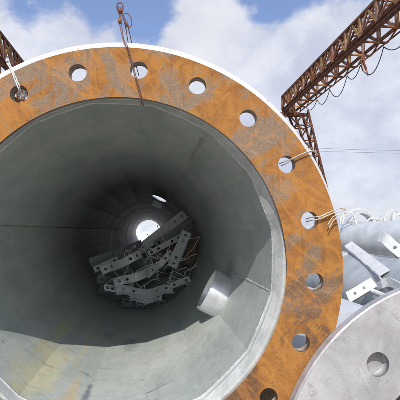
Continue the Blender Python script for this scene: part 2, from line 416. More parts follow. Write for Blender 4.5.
# tube shells
NS = 16; A0 = rad(10)
LEN = 16.0
def Rs(s): return .852-(.852-.56)*s/LEN
def TC(s):                                   # centre line: leaves the flange square, then runs level
    return FC+FN*(.06*U)+AX*((s-.06)*U)+FV*(.020*U)-FU*(.025*U)
def wall_pt(s, th, extra=0.0, circ=0.0):
    """point on the 16-sided wall at angle th; extra = radial offset"""
    k = (th-A0) % (2*PI/NS); r = Rs(s)*math.cos(PI/NS)/math.cos(k-PI/NS); r += (Rs(s)*(1+math.cos(PI/NS))/2-r)*.28
    r += extra
    return TC(s)+FU*(r*U*math.cos(th))+FV*(r*U*math.sin(th))
def shell(name, s0, s1, ns, thick, off, m_in, m_out, hole=None):
    """tube wall with inside and outside skins; hole = (panel, s centre, half length) leaves an oval opening through the wall"""
    bm = bmesh.new(); uvl = bm.loops.layers.uv.new('UVMap')
    cache = {}
    def V(s, th, side):
        key = (round(s, 5), round(th % (2*PI), 5), side)
        if key not in cache: cache[key] = bm.verts.new(wall_pt(s, th, off+(thick if side else 0)))
        return cache[key]
    def face(q, side, flip):
        vs = [V(s, t, side) for s, t in q]
        if flip: vs, q = vs[::-1], q[::-1]
        f = bm.faces.new(vs); f.material_index = side
        for lp, (s, t) in zip(f.loops, q): lp[uvl].uv = ((math.degrees(t) % 360)/360. if t < 2*PI-1e-9 else 1.0, s*U)
    SUB = 8
    ss = [s0+(s1-s0)*i/ns for i in range(ns+1)]
    if hole:
        hp, hs, hl = hole
        ss = [s for s in ss if not (hs-hl*1.5 < s < hs+hl*1.5)]
        ss += [hs-hl*1.5, hs+hl*1.5]; ss.sort()
    for p in range(NS):
        for i in range(len(ss)-1):
            a, b = ss[i], ss[i+1]; tA = A0+2*PI*p/NS; w = 2*PI/NS
            inhole = hole and p == hp and abs((a+b)/2-hs) < 1e-4
            for side in (0, 1):
                if inhole:
                    q_in, q_out = [], []
                    for (u_, v_) in SQ:
                        d = math.hypot(u_, v_)
                        q_out.append(((a+b)/2+(b-a)/2*v_, tA+w/2+w/2*u_))
                        q_in.append((hs+hl*v_/d, tA+w/2+w*.46*u_/d))
                    n = len(SQ)
                    for k in range(n): face([q_in[k], q_out[k], q_out[(k+1) % n], q_in[(k+1) % n]], side, side == 1)
                    rim = q_in
                else:
                    # split sides in 8 so the oval's neighbours match
                    nsp = 8 if hole and (p == hp and (abs(b-(hs-hl*1.5)) < 1e-4 or abs(a-(hs+hl*1.5)) < 1e-4)) else SUB
                    nv_ = 8 if hole and abs((a+b)/2-hs) < 1e-4 else 1
                    for k in range(nsp):
                        for j in range(nv_):
                            t0, t1 = tA+w*k/nsp, tA+w*(k+1)/nsp; c0, c1 = a+(b-a)*j/nv_, a+(b-a)*(j+1)/nv_
                            face([(c0, t0), (c1, t0), (c1, t1), (c0, t1)], side, side == 1)
            if inhole:
                for k in range(n):
                    f = bm.faces.new((V(*rim[k], 0), V(*rim[(k+1) % n], 0), V(*rim[(k+1) % n], 1), V(*rim[k], 1))); f.material_index = 1
    for s in (s0, s1):
        if s == S_MID: continue
        for p in range(NS*SUB):
            t0, t1 = A0+2*PI*p/(NS*SUB), A0+2*PI*(p+1)/(NS*SUB)
            bm.faces.new((V(s, t0, 0), V(s, t1, 0), V(s, t1, 1), V(s, t0, 1))).material_index = 1
    o = adopt(obj(name, bm, None, mats=[m_in, m_out]), tube)
    md = o.modifiers.new('split', 'EDGE_SPLIT'); md.split_angle = rad(45)
    return o
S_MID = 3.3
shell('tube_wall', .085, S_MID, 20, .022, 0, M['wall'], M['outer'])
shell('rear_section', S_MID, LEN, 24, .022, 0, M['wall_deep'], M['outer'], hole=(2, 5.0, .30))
# collar between the round bore and the many-sided wall
bm = bmesh.new()
NA = 256
def bead_pt(s, th, e=0): return wall_pt(s, th, e)
rows = []
row0 = [bm.verts.new(FP(.886*math.cos(2*PI*k/NA), .886*math.sin(2*PI*k/NA), .0572)) for k in range(NA)]
rows.append(row0)
for f in (0, .25, .5, .75, 1.0):
    row = []
    for k in range(NA):
        t = 2*PI*k/NA
        a = FP(.8515*math.cos(t), .8515*math.sin(t), .030); b = wall_pt(.10, t, -.006)
        g_ = f*f*(3-2*f)
        row.append(bm.verts.new(a.lerp(b, .5*f+.5*g_)))
    rows.append(row)
for a, b in zip(rows, rows[1:]):
    for k in range(NA): bm.faces.new((a[k-1], a[k], b[k], b[k-1]))
adopt(obj('collar', bm, M['collar'], smooth=True), tube)
# lumpy weld beads
def bead(name, pts, r, closed, amp, mat, parent):
    bm = bmesh.new(); rnd = random.Random(len(pts))
    rr = [r*(1+amp*(rnd.random()-.5)+amp*.8*mnoise.noise(p*23)) for p in pts]
    sweep(bm, pts, r, 8, closed, rfun=lambda i: rr[i])
    return adopt(obj(name, bm, mat, smooth=True), parent)
bead('weld_bead', [wall_pt(.108, 2*PI*k/640, -.002) for k in range(640)], .0050, True, .34, M['weld'], tube)
M['seam_rust'] = simple('seam_rust', (.20, .13, .075), (.27, .22, .16), .8, 0, 30)
M['seam_grey'] = simple('seam_grey', (.24, .25, .20), (.34, .36, .32), .6, .1, 30)
M['seam_dark'] = simple('seam_dark', (.10, .085, .07), (.16, .15, .13), .7, .1, 30)
for (a, s0, s1, mt) in ((10+22.5*7, .15, 2.2, 'seam_grey'), (-12.5, .15, 1.0, 'weld')):
    N = 90
    bead('seam_weld', [wall_pt(s0+(s1-s0)*k/N, rad(a), 0) for k in range(N+1)], .0035, False, .7, M[mt], tube)
bead('seam_weld', [wall_pt(2.2+(9-2.2)*k/90, rad(10+22.5*7), 0) for k in range(91)], .0035, False, .7, M['seam_dark'], tube)

# pipe stubs through the wall (hollow short pipes)
def stub(name, s, th, r_o, r_i, h_in, h_out, mat, parent):
    c = wall_pt(s, th); out = (FU*math.cos(th)+FV*math.sin(th)).normalized(); ax = AX; sd = out.cross(ax).normalized(); ax = sd.cross(out)
    bm = bmesh.new(); n = 56
    prof = [(r_o, h_out), (r_o, -h_in+.004), (r_o-.003, -h_in), (r_i+.003, -h_in), (r_i, -h_in+.004), (r_i, h_out)]
    L = []
    for (r, h) in prof:
        L.append([bm.verts.new(c+(ax*math.cos(2*PI*k/n)+sd*math.sin(2*PI*k/n))*r+out*h) for k in range(n)])
    for a, b in zip(L, L[1:]+L[:1]):
        for k in range(n): bm.faces.new((a[k-1], a[k], b[k], b[k-1]))
    o = adopt(obj(name, bm, mat, smooth=True), parent)
    md = o.modifiers.new('bevel', 'EDGE_SPLIT'); md.split_angle = rad(50)
    return o
STH = rad(-27)
sp = stub('pipe_stub', 1.10, STH, .108, .100, .088, .012, M['stub'], tube)
# fillet weld at its foot
c = wall_pt(1.10, STH); out = (FU*math.cos(STH)+FV*math.sin(STH)).normalized(); sd = out.cross(AX).normalized()
bm = bmesh.new(); rr = [.010*(1+.5*(random.random()-.5)) for _ in range(80)]
sweep(bm, [c-out*.004+(AX*math.cos(2*PI*k/80)+sd*math.sin(2*PI*k/80))*.110 for k in range(80)], .006, 6, True, rfun=lambda i: rr[i])
o = obj('foot_weld', bm, M['weld'], smooth=True); o.parent = sp; o.matrix_parent_inverse = tube.matrix_world.inverted()
# small lug above the hand hole
c = wall_pt(5.55, rad(10+22.5*2.5), -.05); out = (FU*math.cos(rad(66))+FV*math.sin(rad(66)))
bm = bmesh.new(); sdl = out.cross(AX).normalized()
bar(bm, c-sdl*.06, c+sdl*.06, .05, .09, out)
bmesh.ops.bevel(bm, geom=bm.edges[:], offset=.006, segments=2, affect='EDGES')
for sg in (-1, 1): sweep(bm, [c+sdl*.03*sg-AX*.025, c+sdl*.03*sg-AX*.037], .011, 10)
adopt(obj('earthing_lug', bm, M['bracket']), tube)

# ------------------------------------------------------------------ brackets
def strap_mesh(path, wdir, width, holes, hole_r, thick, lip=0.0, nseg=28):
    """bent flat strap with real holes. path = points along the strap (world), wdir = across it. holes = fractions along the length"""
    pts = catmull(path, 24)
    L = [0]
    for a, b in zip(pts, pts[1:]): L.append(L[-1]+(b-a).length)
    tot = L[-1]; wdir = Vector(wdir).normalized()
    def pos(s):
        s = max(0, min(tot, s))
        for k in range(len(L)-1):
            if s <= L[k+1]+1e-9:
                f = (s-L[k])/max(1e-9, L[k+1]-L[k]); return pts[k].lerp(pts[k+1], f), (pts[k+1]-pts[k]).normalized()
        return pts[-1], (pts[-1]-pts[-2]).normalized()
    bm = bmesh.new(); cache = {}
    def V(s, t, side):
        key = (round(s, 5), round(t, 5), side)
        if key not in cache:
            p, d = pos(s); w = (wdir-d*wdir.dot(d)).normalized(); n = d.cross(w)
            cache[key] = bm.verts.new(p+w*t+n*(thick/2 if side else -thick/2))
        return cache[key]
    cuts = [0.0]; hc = []
    hw = min(width*.46, hole_r*2.2)
    for h in sorted(holes):
        a, b = h*tot-hw, h*tot+hw
        cuts += [a, b]; hc.append((a, b))
    cuts.append(tot)
    segs = []
    for a, b in zip(cuts, cuts[1:]):
        if (a, b) in hc: segs.append((a, b, True)); continue
        n = max(1, round((b-a)/tot*nseg))
        for k in range(n): segs.append((a+(b-a)*k/n, a+(b-a)*(k+1)/n, False))
    W = width/2
    for a, b, ish in segs:
        for side in (0, 1):
            if ish:
                qi, qo = [], []
                for (u_, v_) in SQ:
                    d = math.hypot(u_*(b-a)/2, v_*W)
                    qo.append(V((a+b)/2+(b-a)/2*u_, W*v_, side)); qi.append(V((a+b)/2+hole_r*u_*(b-a)/2/d, hole_r*v_*W/d, side))
                n = len(SQ)
                for k in range(n):
                    q = (qi[k], qo[k], qo[(k+1) % n], qi[(k+1) % n]); bm.faces.new(q if side else q[::-1])
                if side == 0: q0 = qi
                else:
                    for k in range(n): bm.faces.new((q0[k], q0[(k+1) % n], qi[(k+1) % n], qi[k]))
            else:
                for k in range(8):
                    t0, t1 = -W+width*k/8, -W+width*(k+1)/8
                    q = (V(a, t0, side), V(b, t0, side), V(b, t1, side), V(a, t1, side)); bm.faces.new(q if side else q[::-1])
        for t in (-W, W):
            ks = 8 if ish else 1
            for k in range(ks):
                c0, c1 = a+(b-a)*k/ks, a+(b-a)*(k+1)/ks
                q = (V(c0, t, 0), V(c1, t, 0), V(c1, t, 1), V(c0, t, 1)); bm.faces.new(q)
    for s in (0.0, tot):
        for k in range(8):
            t0, t1 = -W+width*k/8, -W+width*(k+1)/8
            bm.faces.new((V(s, t0, 0), V(s, t1, 0), V(s, t1, 1), V(s, t0, 1)))
    if lip:
        # folded edge: a second leaf square to the strap along its lower side
        pr = None
        for k in range(nseg+1):
            p, d = pos(tot*k/nseg); w = (wdir-d*wdir.dot(d)).normalized(); n = d.cross(w)
            e = p-w*W; r_ = [bm.verts.new(x) for x in (e+n*(thick/2), e+n*lip, e+n*lip+w*thick, e+n*(thick/2)+w*thick)]
            if pr:
                for j in range(4): bm.faces.new((pr[j], pr[(j+1) % 4], r_[(j+1) % 4], r_[j]))
            else: bm.faces.new(r_[::-1])
            pr = r_
        bm.faces.new(pr)
    bmesh.ops.recalc_face_normals(bm, faces=bm.faces[:])
    return bm
PILE = 'clamp brackets heaped inside the big tube'
def pile_bracket(label, p0, p1, width, holes, mat='bracket', bow=0.0, face=None, lip=.05, hr=.0115):
    a, b = at(*p0), at(*p1); d = (b-a)
    view = ((a+b)/2-EYE).normalized()
    w = d.cross(view).normalized()
    if face: w = (w+Vector(face)).normalized()
    if w.z < 0: w = -w
    nrm = d.normalized().cross(w)
    mids = []
    for f, k in ((0, 0), (.18, 0), (.34, .7), (.5, 1), (.66, .7), (.82, 0), (1, 0)): mids.append(a+d*f+nrm*(bow*k)+w*(-abs(bow)*.25*k))
    o = obj('clamp_bracket', strap_mesh(mids, w, width, holes, hr, .009, lip), M[mat])
    recentre(o); tag(o, label, 'bracket', PILE); return o
HB = (.06, .2, .8, .94)
pile_bracket('long flat bracket at the top of the heap, its upper end highest of all', (139, 250, 3.45), (185, 214, 3.6), .085, (.78, .93), lip=.06)
pile_bracket('bracket lying parallel just under the topmost one, reaching furthest right', (155, 245, 3.4), (195, 221, 3.5), .07, (.1, .55, .8, .93), 'bracket_shaded', lip=.05)
pile_bracket('pale short bracket standing steeply at the right of the heap with two pairs of holes', (172, 267, 3.0), (187, 232, 3.15), .078, (.10, .26, .74, .9), lip=-.04)
pile_bracket('lit bracket across the front left of the heap ending in a bright square tip', (101, 271, 2.95), (141, 254, 3.15), .062, (.1, .26, .74, .9), bow=-.03, lip=-.05)
pile_bracket('broad dark bracket behind the lit front left one', (90, 263, 3.2), (142, 244, 3.4), .072, (.42, .62, .86), 'bracket_shaded', lip=.05)
pile_bracket('slightly bowed bracket low in the middle of the heap', (114, 283, 2.95), (157, 268, 3.1), .064, (.12, .28, .72, .88), bow=.05, lip=-.045)
pile_bracket('curved bracket lying along the bottom of the heap', (116, 289, 2.98), (173, 288, 3.1), .055, (.12, .3, .7, .88), bow=.05, face=(0, -.4, 0), lip=.04)
pile_bracket('brown bracket without zinc in the middle of the heap', (150, 258, 3.3), (177, 240, 3.5), .10, (.2, .8), 'bracket_rust', lip=.0)
pile_bracket('brown bracket half hidden at the far right of the heap', (188, 264, 3.3), (196, 232, 3.5), .075, (.2, .8), 'bracket_rust', lip=.03)
pile_bracket('dark bowed bracket deep in the middle of the heap', (122, 270, 3.3), (167, 252, 3.4), .085, (.1, .9), 'bracket_shaded', bow=.08, lip=.05)
pile_bracket('bracket lying flat at the lower right of the heap', (150, 291, 3.1), (186, 272, 3.2), .07, (.1, .28, .72, .9), 'bracket_shaded', face=(0, -.5, 0), lip=.05)
pile_bracket('bracket at the lower left edge of the heap, mostly in the dark', (97, 279, 3.2), (135, 284, 3.3), .075, (.12, .88), 'bracket_shaded', bow=.04, lip=.04)
pile_bracket('dark bracket at the back of the heap under the topmost pair', (130, 262, 3.6), (178, 236, 3.75), .11, (.2, .8), 'bracket_shaded', lip=.06)
pile_bracket('dark bracket at the back right of the heap behind the steep pale one', (160, 268, 3.5), (192, 244, 3.6), .10, (.2, .8), 'bracket_shaded', lip=.05)
pile_bracket('dark bracket low at the back of the heap', (126, 281, 3.5), (180, 264, 3.6), .11, (.2, .8), 'bracket_shaded', bow=.05, lip=.05)

pile_bracket('narrow bracket wedged across the heap just left of the steep pale one', (146, 276, 3.05), (172, 252, 3.15), .05, (.1, .25, .75, .9), bow=-.03, lip=.04)
pile_bracket('short narrow bracket poking out at the left end of the heap above the lit one', (94, 270, 3.1), (118, 259, 3.2), .05, (.15, .85), lip=-.04)
pile_bracket('thin bracket across the heap directly beneath the second topmost one', (148, 254, 3.25), (182, 236, 3.35), .045, (.1, .3, .7, .9), lip=.04)
pile_bracket('small bowed bracket at the lowest point of the heap', (130, 296, 3.0), (162, 296, 3.05), .045, (.12, .88), bow=.03, face=(0, -.5, 0), lip=.03)
pile_bracket('shaded bracket lying on the tube floor under the whole heap at its front', (122, 301, 3.05), (166, 303, 3.1), .06, (.1, .25, .75, .9), 'bracket_shaded', face=(0, -.8, 0), lip=.03)
pile_bracket('shaded bracket on the tube floor under the right side of the heap', (156, 299, 3.15), (192, 284, 3.2), .06, (.1, .9), 'bracket_shaded', face=(0, -.6, 0), lip=.03)
pile_bracket('shaded bracket on the tube floor under the left side of the heap', (100, 287, 3.15), (130, 300, 3.2), .06, (.1, .9), 'bracket_shaded', face=(0, -.6, 0), lip=.03)
pile_bracket('short bracket end showing at the lower right of the heap', (170, 286, 3.05), (190, 279, 3.1), .05, (.2, .8), lip=-.04)
pile_bracket('thin bracket lying along the lower left of the heap below the bowed one', (104, 287, 2.98), (132, 292, 3.05), .045, (.12, .3, .88), lip=.03)

# tie wires over the heap
rw = random.Random(21)
def loose_wire(p0, p1, d0, d1, sag, r=.0024):
    a, b = at(*p0, d0), at(*p1, d1); pts = []
    n = 5
    j = Vector((rw.uniform(-1, 1), rw.uniform(-1, 1), rw.uniform(-1, 1)))*.03
    for k in range(n+1):
        f = k/n; q = a.lerp(b, f)+Vector((0, 0, -sag*math.sin(PI*f)))+j*math.sin(PI*f*2)
        q += Vector((rw.uniform(-1, 1), rw.uniform(-1, 1), rw.uniform(-1, 1)))*.012
        pts.append(q)
    bm = bmesh.new(); sweep(bm, catmull(pts, 6), r, 5)
    o = recentre(obj('loose_wire', bm, M['wire'], smooth=True))
    return tag(o, 'thin pale tie wire bent and tangled over the bracket heap', 'wire', 'tie wires tangled over the bracket heap')
WL = [((104, 292), (120, 275)), ((106, 284), (128, 262)), ((110, 266), (134, 282)), ((118, 280), (160, 262)), ((120, 262), (131, 250)), ((124, 286), (150, 300)),
      ((128, 284), (140, 296)), ((135, 244), (128, 262)), ((140, 247), (158, 258)), ((148, 255), (170, 262)), ((150, 262), (186, 268)), ((150, 250), (165, 257)),
      ((155, 252), (182, 262)), ((160, 246), (176, 258)), ((165, 270), (198, 254)), ((170, 276), (200, 266)), ((172, 262), (201, 236)), ((176, 248), (199, 237)),
      ((180, 270), (196, 262)), ((165, 285), (190, 270)), ((150, 292), (172, 274)), ((138, 290), (160, 274)), ((140, 296), (166, 284)), ((128, 297), (152, 300)),
      ((158, 228), (142, 252)), ((157, 225), (163, 243)), ((146, 235), (140, 256)), ((168, 282), (178, 286)), ((175, 270), (191, 284)), ((144, 262), (160, 254)),
      ((152, 258), (146, 272)), ((162, 262), (156, 280)), ((168, 262), (174, 280)), ((132, 272), (146, 286))]
for (a, b) in WL:
    dd = 2.9+rw.random()*.12
    loose_wire(a, b, dd, dd+rw.uniform(-.05, .12), rw.uniform(-.03, .05))

# ------------------------------------------------------------------ wires through the bolt holes and the sling
def fpx(x, y, z):
    """point on the flange plane (pushed z units towards the viewer) along a direction"""
    r = ray(x, y); t = (FC-FN*(z*U)-EYE).dot(FN)/r.dot(FN); return EYE+r*t
def rope_obj(name, strands, mat, parent=None, n=7):
    bm = bmesh.new()
    rj = random.Random(int(abs(strands[0][0][0].x*1e5)))
    for pts, r in strands:
        q = catmull(pts, 8); q = [p+Vector((rj.uniform(-1, 1), rj.uniform(-1, 1), rj.uniform(-1, 1)))*(.22*r) for p in q]
        sweep(bm, q, r*.8, n)
    o = obj(name, bm, mat, smooth=True)
    return o
o = rope_obj('tie_wire', [([fpx(281, 166, -.075), fpx(287, 163, -.01), fpx(291, 160, .012), fpx(302, 155, .014), fpx(311, 151.5, .010), fpx(315, 151, -.03)], .0022),
                          ([fpx(279, 164, -.075), fpx(286, 161, -.01), fpx(292, 158.5, .02), fpx(303, 153.5, .02), fpx(312, 150.5, .014), fpx(314, 152, -.03)], .0020)], M['wire_rust'])
tag(recentre(o), 'thin twisted tie wire running from the upper right bolt hole to the flange rim', 'wire')
o = rope_obj('tie_wire', [([fpx(306, 222, -.075), fpx(312, 220, -.01), fpx(318, 219.5, .015), fpx(330, 214.5, .02), fpx(341, 210.5, .014), fpx(346, 208, -.01)], .0025),
                          ([fpx(306, 219, -.075), fpx(313, 217, -.01), fpx(320, 216.5, .018), fpx(331, 211.5, .022), fpx(341, 208, .014), fpx(347, 212, -.01), fpx(342, 214, .02), fpx(333, 217, .03), fpx(328, 225, .03)], .0023),
                          ([fpx(345, 208, .0), fpx(347, 214, .02), fpx(343, 217, .03), fpx(335, 219, .03), fpx(329, 228, .035)], .0021)], M['wire_rust'])
tag(recentre(o), 'doubled tie wire through the right bolt hole with loose ends curling at the rim', 'wire')
st = [([fpx(18, 92, -.06), fpx(19, 90, .012), fpx(15, 80, .02), fpx(11, 70, .02), fpx(7, 63, -.02)], .0028), ([fpx(22, 94, -.06), fpx(20, 88, .018), fpx(16, 78, .026), fpx(12.5, 70, .024), fpx(9, 62, -.02)], .0024)]
for k in range(7):
    a = rw.uniform(0, 6.28); st.append(([fpx(22+6*math.cos(a), 94+6*math.sin(a), -.07), fpx(22+rw.uniform(-3, 3), 94+rw.uniform(-4, 3), -.03), fpx(22-5*math.cos(a+.5), 94-6*math.sin(a+.5), -.065)], .0022))
o = rope_obj('tie_wire', st, M['wire'])
tag(recentre(o), 'pale wire stuffed into the upper left bolt hole and drawn over the flange rim', 'wire')

sl = thing('wire_sling', fpx(127, 44, .01), 'reddish wire sling looped over the flange top with two eyes standing up', 'sling')
def S(name, pts, r, mat, z=None):
    bm = bmesh.new(); sweep(bm, catmull(pts, 8), r, 7); return adopt(obj(name, bm, M[mat], smooth=True), sl)
S('front_strand', [fpx(142, 106, -.05), fpx(143.5, 103, .01), fpx(139, 87, .014), fpx(132.5, 64, .014), fpx(127.5, 46, .014), fpx(124, 40, .0), fpx(121.8, 27, -.02), fpx(120.8, 19, -.02), fpx(121, 12, -.02)], .0016, 'rope')
S('front_strand', [fpx(140, 105, -.05), fpx(141.5, 101.5, .01), fpx(137, 85, .012), fpx(131, 62, .012), fpx(126, 46, .012), fpx(122.5, 38, .0), fpx(120, 26, -.02), fpx(119.3, 19, -.02), fpx(119.6, 11, -.02)], .0014, 'rope')
S('rear_strand', [fpx(139, 76, -.09), fpx(137, 69, -.10), fpx(133.5, 54, -.11), fpx(131.5, 42, -.09), fpx(128, 27, -.04), fpx(124, 17, -.02), fpx(122, 11, -.02)], .0015, 'rope')
S('rear_strand', [fpx(136, 76, -.09), fpx(134, 69, -.10), fpx(130.5, 54, -.11), fpx(128, 42, -.09), fpx(125.5, 27, -.04), fpx(122.5, 16, -.02), fpx(121, 10, -.02)], .0015, 'rope')
S('eye', [fpx(119.2, 14, -.02), fpx(117.2, 9, -.02), fpx(117.3, 4.5, -.02), fpx(119.5, 2.8, -.02), fpx(121.8, 3.5, -.02), fpx(123, 7, -.02), fpx(122.6, 13, -.02)], .0021, 'rope')
S('eye', [fpx(124, 14, -.01), fpx(127.5, 13.5, -.01), fpx(130.5, 17, -.01), fpx(131.6, 22, -.01), fpx(130.5, 27, -.01), fpx(128, 26, -.01), fpx(126, 23, -.01), fpx(124, 17, -.01)], .0015, 'rope')
S('ferrule', [fpx(119.5, 7.5, -.02), fpx(120.5, 13, -.02)], .0062, 'ferrule')
S('ferrule', [fpx(120, 18.5, -.02), fpx(119.7, 23, -.02)], .006, 'ferrule')
S('ferrule', [fpx(126, 22, -.02), fpx(127.5, 27, -.03)], .0055, 'ferrule')

# ------------------------------------------------------------------ neighbouring tube with the grey flange
def circle_tube(name, parent, c0, L, r0, r1, thick, mat, n=96, rings=6):
    bm = bmesh.new(); L_ = []
    for k in range(rings+1):
        f = k/rings; r = r0+(r1-r0)*f
        L_.append([bm.verts.new(c0+Vector((0, L*f, 0))+Vector((math.cos(2*PI*i/n), 0, math.sin(2*PI*i/n)))*r) for i in range(n)])
    for k in range(rings, -1, -1):
        f = k/rings; r = r0+(r1-r0)*f-thick
        L_.append([bm.verts.new(c0+Vector((0, L*f, 0))+Vector((math.cos(2*PI*i/n), 0, math.sin(2*PI*i/n)))*r) for i in range(n)])
    for a, b in zip(L_, L_[1:]+L_[:1]):
        for i in range(n): bm.faces.new((a[i-1], a[i], b[i], b[i-1]))
    o = adopt(obj(name, bm, mat, smooth=True), parent)
    md = o.modifiers.new('split', 'EDGE_SPLIT'); md.split_angle = rad(40); return o
CA = EYE+Vector((1.03, 1.25, -.816))
tA = thing('steel_tube', CA-Vector((0, 0, .65)), 'galvanised tube at lower right with a plain grey bolt flange, ahead of the others', 'steel tube')
RA = .65
def PA(x, y, z): return CA+Vector((x, z, y))*RA
bm = bmesh.new()
annulus_plate(bm, PA, .562, lambda t: .992 if t is not None else 1.0, .060, .75, 12, rad(128.8), 0, .055)
fA = adopt(obj('flange', bm, None, mats=[M['disc'], M['disc_edge'], M['disc_edge'], M['outer']]), tA)
bm = bmesh.new(); LL = []
for r, z in ((.992, .0005), (1.0, .008), (1.0, .054)):
    LL.append([bm.verts.new(PA(r*math.cos(2*PI*k/256), r*math.sin(2*PI*k/256), z)) for k in range(256)])
for a, b in zip(LL, LL[1:]):
    for k in range(256): bm.faces.new((a[k-1], a[k], b[k], b[k-1]))
adopt(obj('flange_rim', bm, M['disc_edge']), tA)
bm = bmesh.new(); LL = []
for r, z in ((.60, .0555), (.86, .0555), (.86, .085), (.60, .085)):
    LL.append([bm.verts.new(PA(r*math.cos(2*PI*k/128), r*math.sin(2*PI*k/128), z)) for k in range(128)])
for a, b in zip(LL, LL[1:]+LL[:1]):
    for k in range(128): bm.faces.new((a[k-1], a[k], b[k], b[k-1]))
adopt(obj('backing_ring', bm, M['disc_edge']), tA)
circle_tube('tube_wall', tA, CA+Vector((0, .05, 0)), 10, .42, .34, .012, M['pale'])

def back_tube(label, X, Z, r, y0, L, mat='outer', group='galvanised tubes stacked in the yard'):
    c = Vector((X, y0, EYE.z+Z))
    t = thing('steel_tube', c-Vector((0, 0, r)), label, 'steel tube', group)
    circle_tube('tube_wall', t, c, L, r, r*.93, .012, M[mat])
    return t, c
tC, cC = back_tube('pale galvanised tube directly behind the grey flanged one', 2.25, -.66, .40, 2.6, 9.5)
tD, cD = back_tube('lower tube of the stack under the pale one, mostly hidden', 2.30, -1.34, .27, 2.8, 9.5)
tB, cB = back_tube('farthest galvanised tube with white hoop brackets lying on it', 5.0, -.315, .50, 5.5, 10, 'pale')
tE, cE = back_tube('lowest rear tube carrying the farthest one', 5.05, -1.22, .39, 5.5, 10)
# band and cleat on the pale tube
def band(parent, c, r, y, w, mat):
    bm = bmesh.new(); n = 96; prof = [(r+.001, 0), (r+.012, 0), (r+.012, w), (r+.001, w)]; L_ = []
    for rr_, dy in prof: L_.append([bm.verts.new(Vector((c.x, y+dy, c.z))+Vector((math.cos(2*PI*i/n), 0, math.sin(2*PI*i/n)))*rr_) for i in range(n)])
    for a, b in zip(L_, L_[1:]+L_[:1]):
        for i in range(n): bm.faces.new((a[i-1], a[i], b[i], b[i-1]))
    return adopt(obj('joint_band', bm, mat), parent)
band(tC, cC, .394, 4.25, .10, M['pale'])

def loose_bracket(label, pts, wd, width, holes, hr=.015, lip=.0, thick=.012):
    o = recentre(obj('clamp_bracket', strap_mesh(pts, wd, width, holes, hr, thick, lip), M['bracket_pale']))
    return tag(o, label, 'bracket', 'white brackets lying on the stacked tubes')
def wd_view(a, b):
    d = b-a; n_ = (((a+b)/2-EYE).normalized()+Vector((.05, .05, -.22))).normalized(); w = d.cross(n_).normalized(); return w if w.z > 0 else -w
def onC(x, y, off):
    """point just in front of the pale tube's surface"""
    r = ray(x, y); ox, oz, dx, dz = EYE.x-cC.x, EYE.z-cC.z, r.x, r.z
    A_, B_, C_ = dx*dx+dz*dz, ox*dx+oz*dz, ox*ox+oz*oz-.392**2
    D = B_*B_-A_*C_; t = (-B_-math.sqrt(D))/A_ if D > 0 else -B_/A_
    return EYE+r*t*(1-off)
a, b = onC(348, 244, .02), onC(384, 273, .02)
loose_bracket('white flat strip with two holes sloping down across the pale tube', [a, a.lerp(b, .35), a.lerp(b, .7), b], wd_view(a, b), .105, (.16, .42), .016, -.05)
a, b = at(347.5, 298, 3.36), at(374, 282, 3.36)
lb = loose_bracket('white angle cleat with two holes jutting out below the sloping strip', [a, a.lerp(b, .33), a.lerp(b, .66), b], wd_view(a, b), .085, (.28, .62), .013, -.06)
bm = bmesh.new(); p0 = at(344.5, 292, 3.36); p1 = at(349, 303, 3.34)
bar(bm, p0, p1, .012, .07, (0, 1, 0)); o = obj('end_leaf', bm, M['bracket_pale']); o.parent = lb; o.matrix_parent_inverse = Matrix.Translation(lb.location).inverted()
bm = bmesh.new(); sweep(bm, [onC(372, 291, .03), onC(387, 297, .025)], .022, 14)
tag(recentre(obj('step_bolt', bm, M['bracket_pale'], smooth=False)), 'short white round bar sticking out beside the angle cleat', 'step bolt')
a, b = at(386, 241, 4.2), at(395, 254, 3.9)
loose_bracket('white bracket leaning at the right edge on the pale tube with a dark slot', [at(380, 237, 3.9), at(385, 238.5, 3.8), at(393, 246, 3.7), at(403, 254, 3.6)], Vector((.5, .3, 1)), .10, (.72,), .018, -.07)
def arch(label, x0, x1, yb, yt, Y, width, thick=.03):
    n = 9; pts = []
    for k in range(n):
        f = k/(n-1); ph = PI*(1-f)
        pts.append(atY((x0+x1)/2+(x1-x0)/2*math.cos(ph), yb+(yt-yb)*math.sin(ph), Y))
    return loose_bracket(label, pts, Vector((.25, 1, 0)), width, (), .01, 0, thick)
arch('wide thin white hoop arching over the farthest tube', 342, 375, 225, 209, 9.3, .05)
arch('broad low curved white plate under the wide thin hoop', 347, 372, 227, 213.5, 9.5, .45, .012)
arch('narrow white hoop leaning beside the rim wires', 340, 356, 224, 212, 9.0, .05)
arch('small white hoop at the right of the farthest tube beside the square frame', 366, 379, 226, 218, 9.1, .05)
loose_bracket('short white strip lying flat on the ridge of the farthest tube between the hoops', [atY(352, 226, 9.2), atY(358, 224, 9.2), atY(364, 224, 9.2), atY(371, 227, 9.2)], Vector((.2, .5, 1)), .09, (.2, .8), .018, -.05)
loose_bracket('small white bracket low on the pale tube next to the round bar', [onC(382, 284, .03), onC(388, 282, .03), onC(394, 284, .03), onC(401, 288, .03)], Vector((0, .2, 1)), .07, (.25, .75), .013, -.05)
arch('thin white hoop leaning over at the far right behind the square frame', 384, 402, 222, 210, 9.6, .05)
loose_bracket('white strip sticking up from the farthest tube between hoops and frame', [atY(374, 227, 9.3), atY(376, 223, 9.3), atY(378, 219, 9.3), atY(381, 214, 9.3)], Vector((1, .2, .1)), .07, (.75,), .016, -.04)
loose_bracket('white strip lying along the near flank of the farthest tube', [atY(352, 233, 9.0), atY(360, 231, 9.0), atY(368, 230, 9.0), atY(377, 231, 9.0)], Vector((.1, .3, 1)), .07, (.15, .85), .016, -.04)
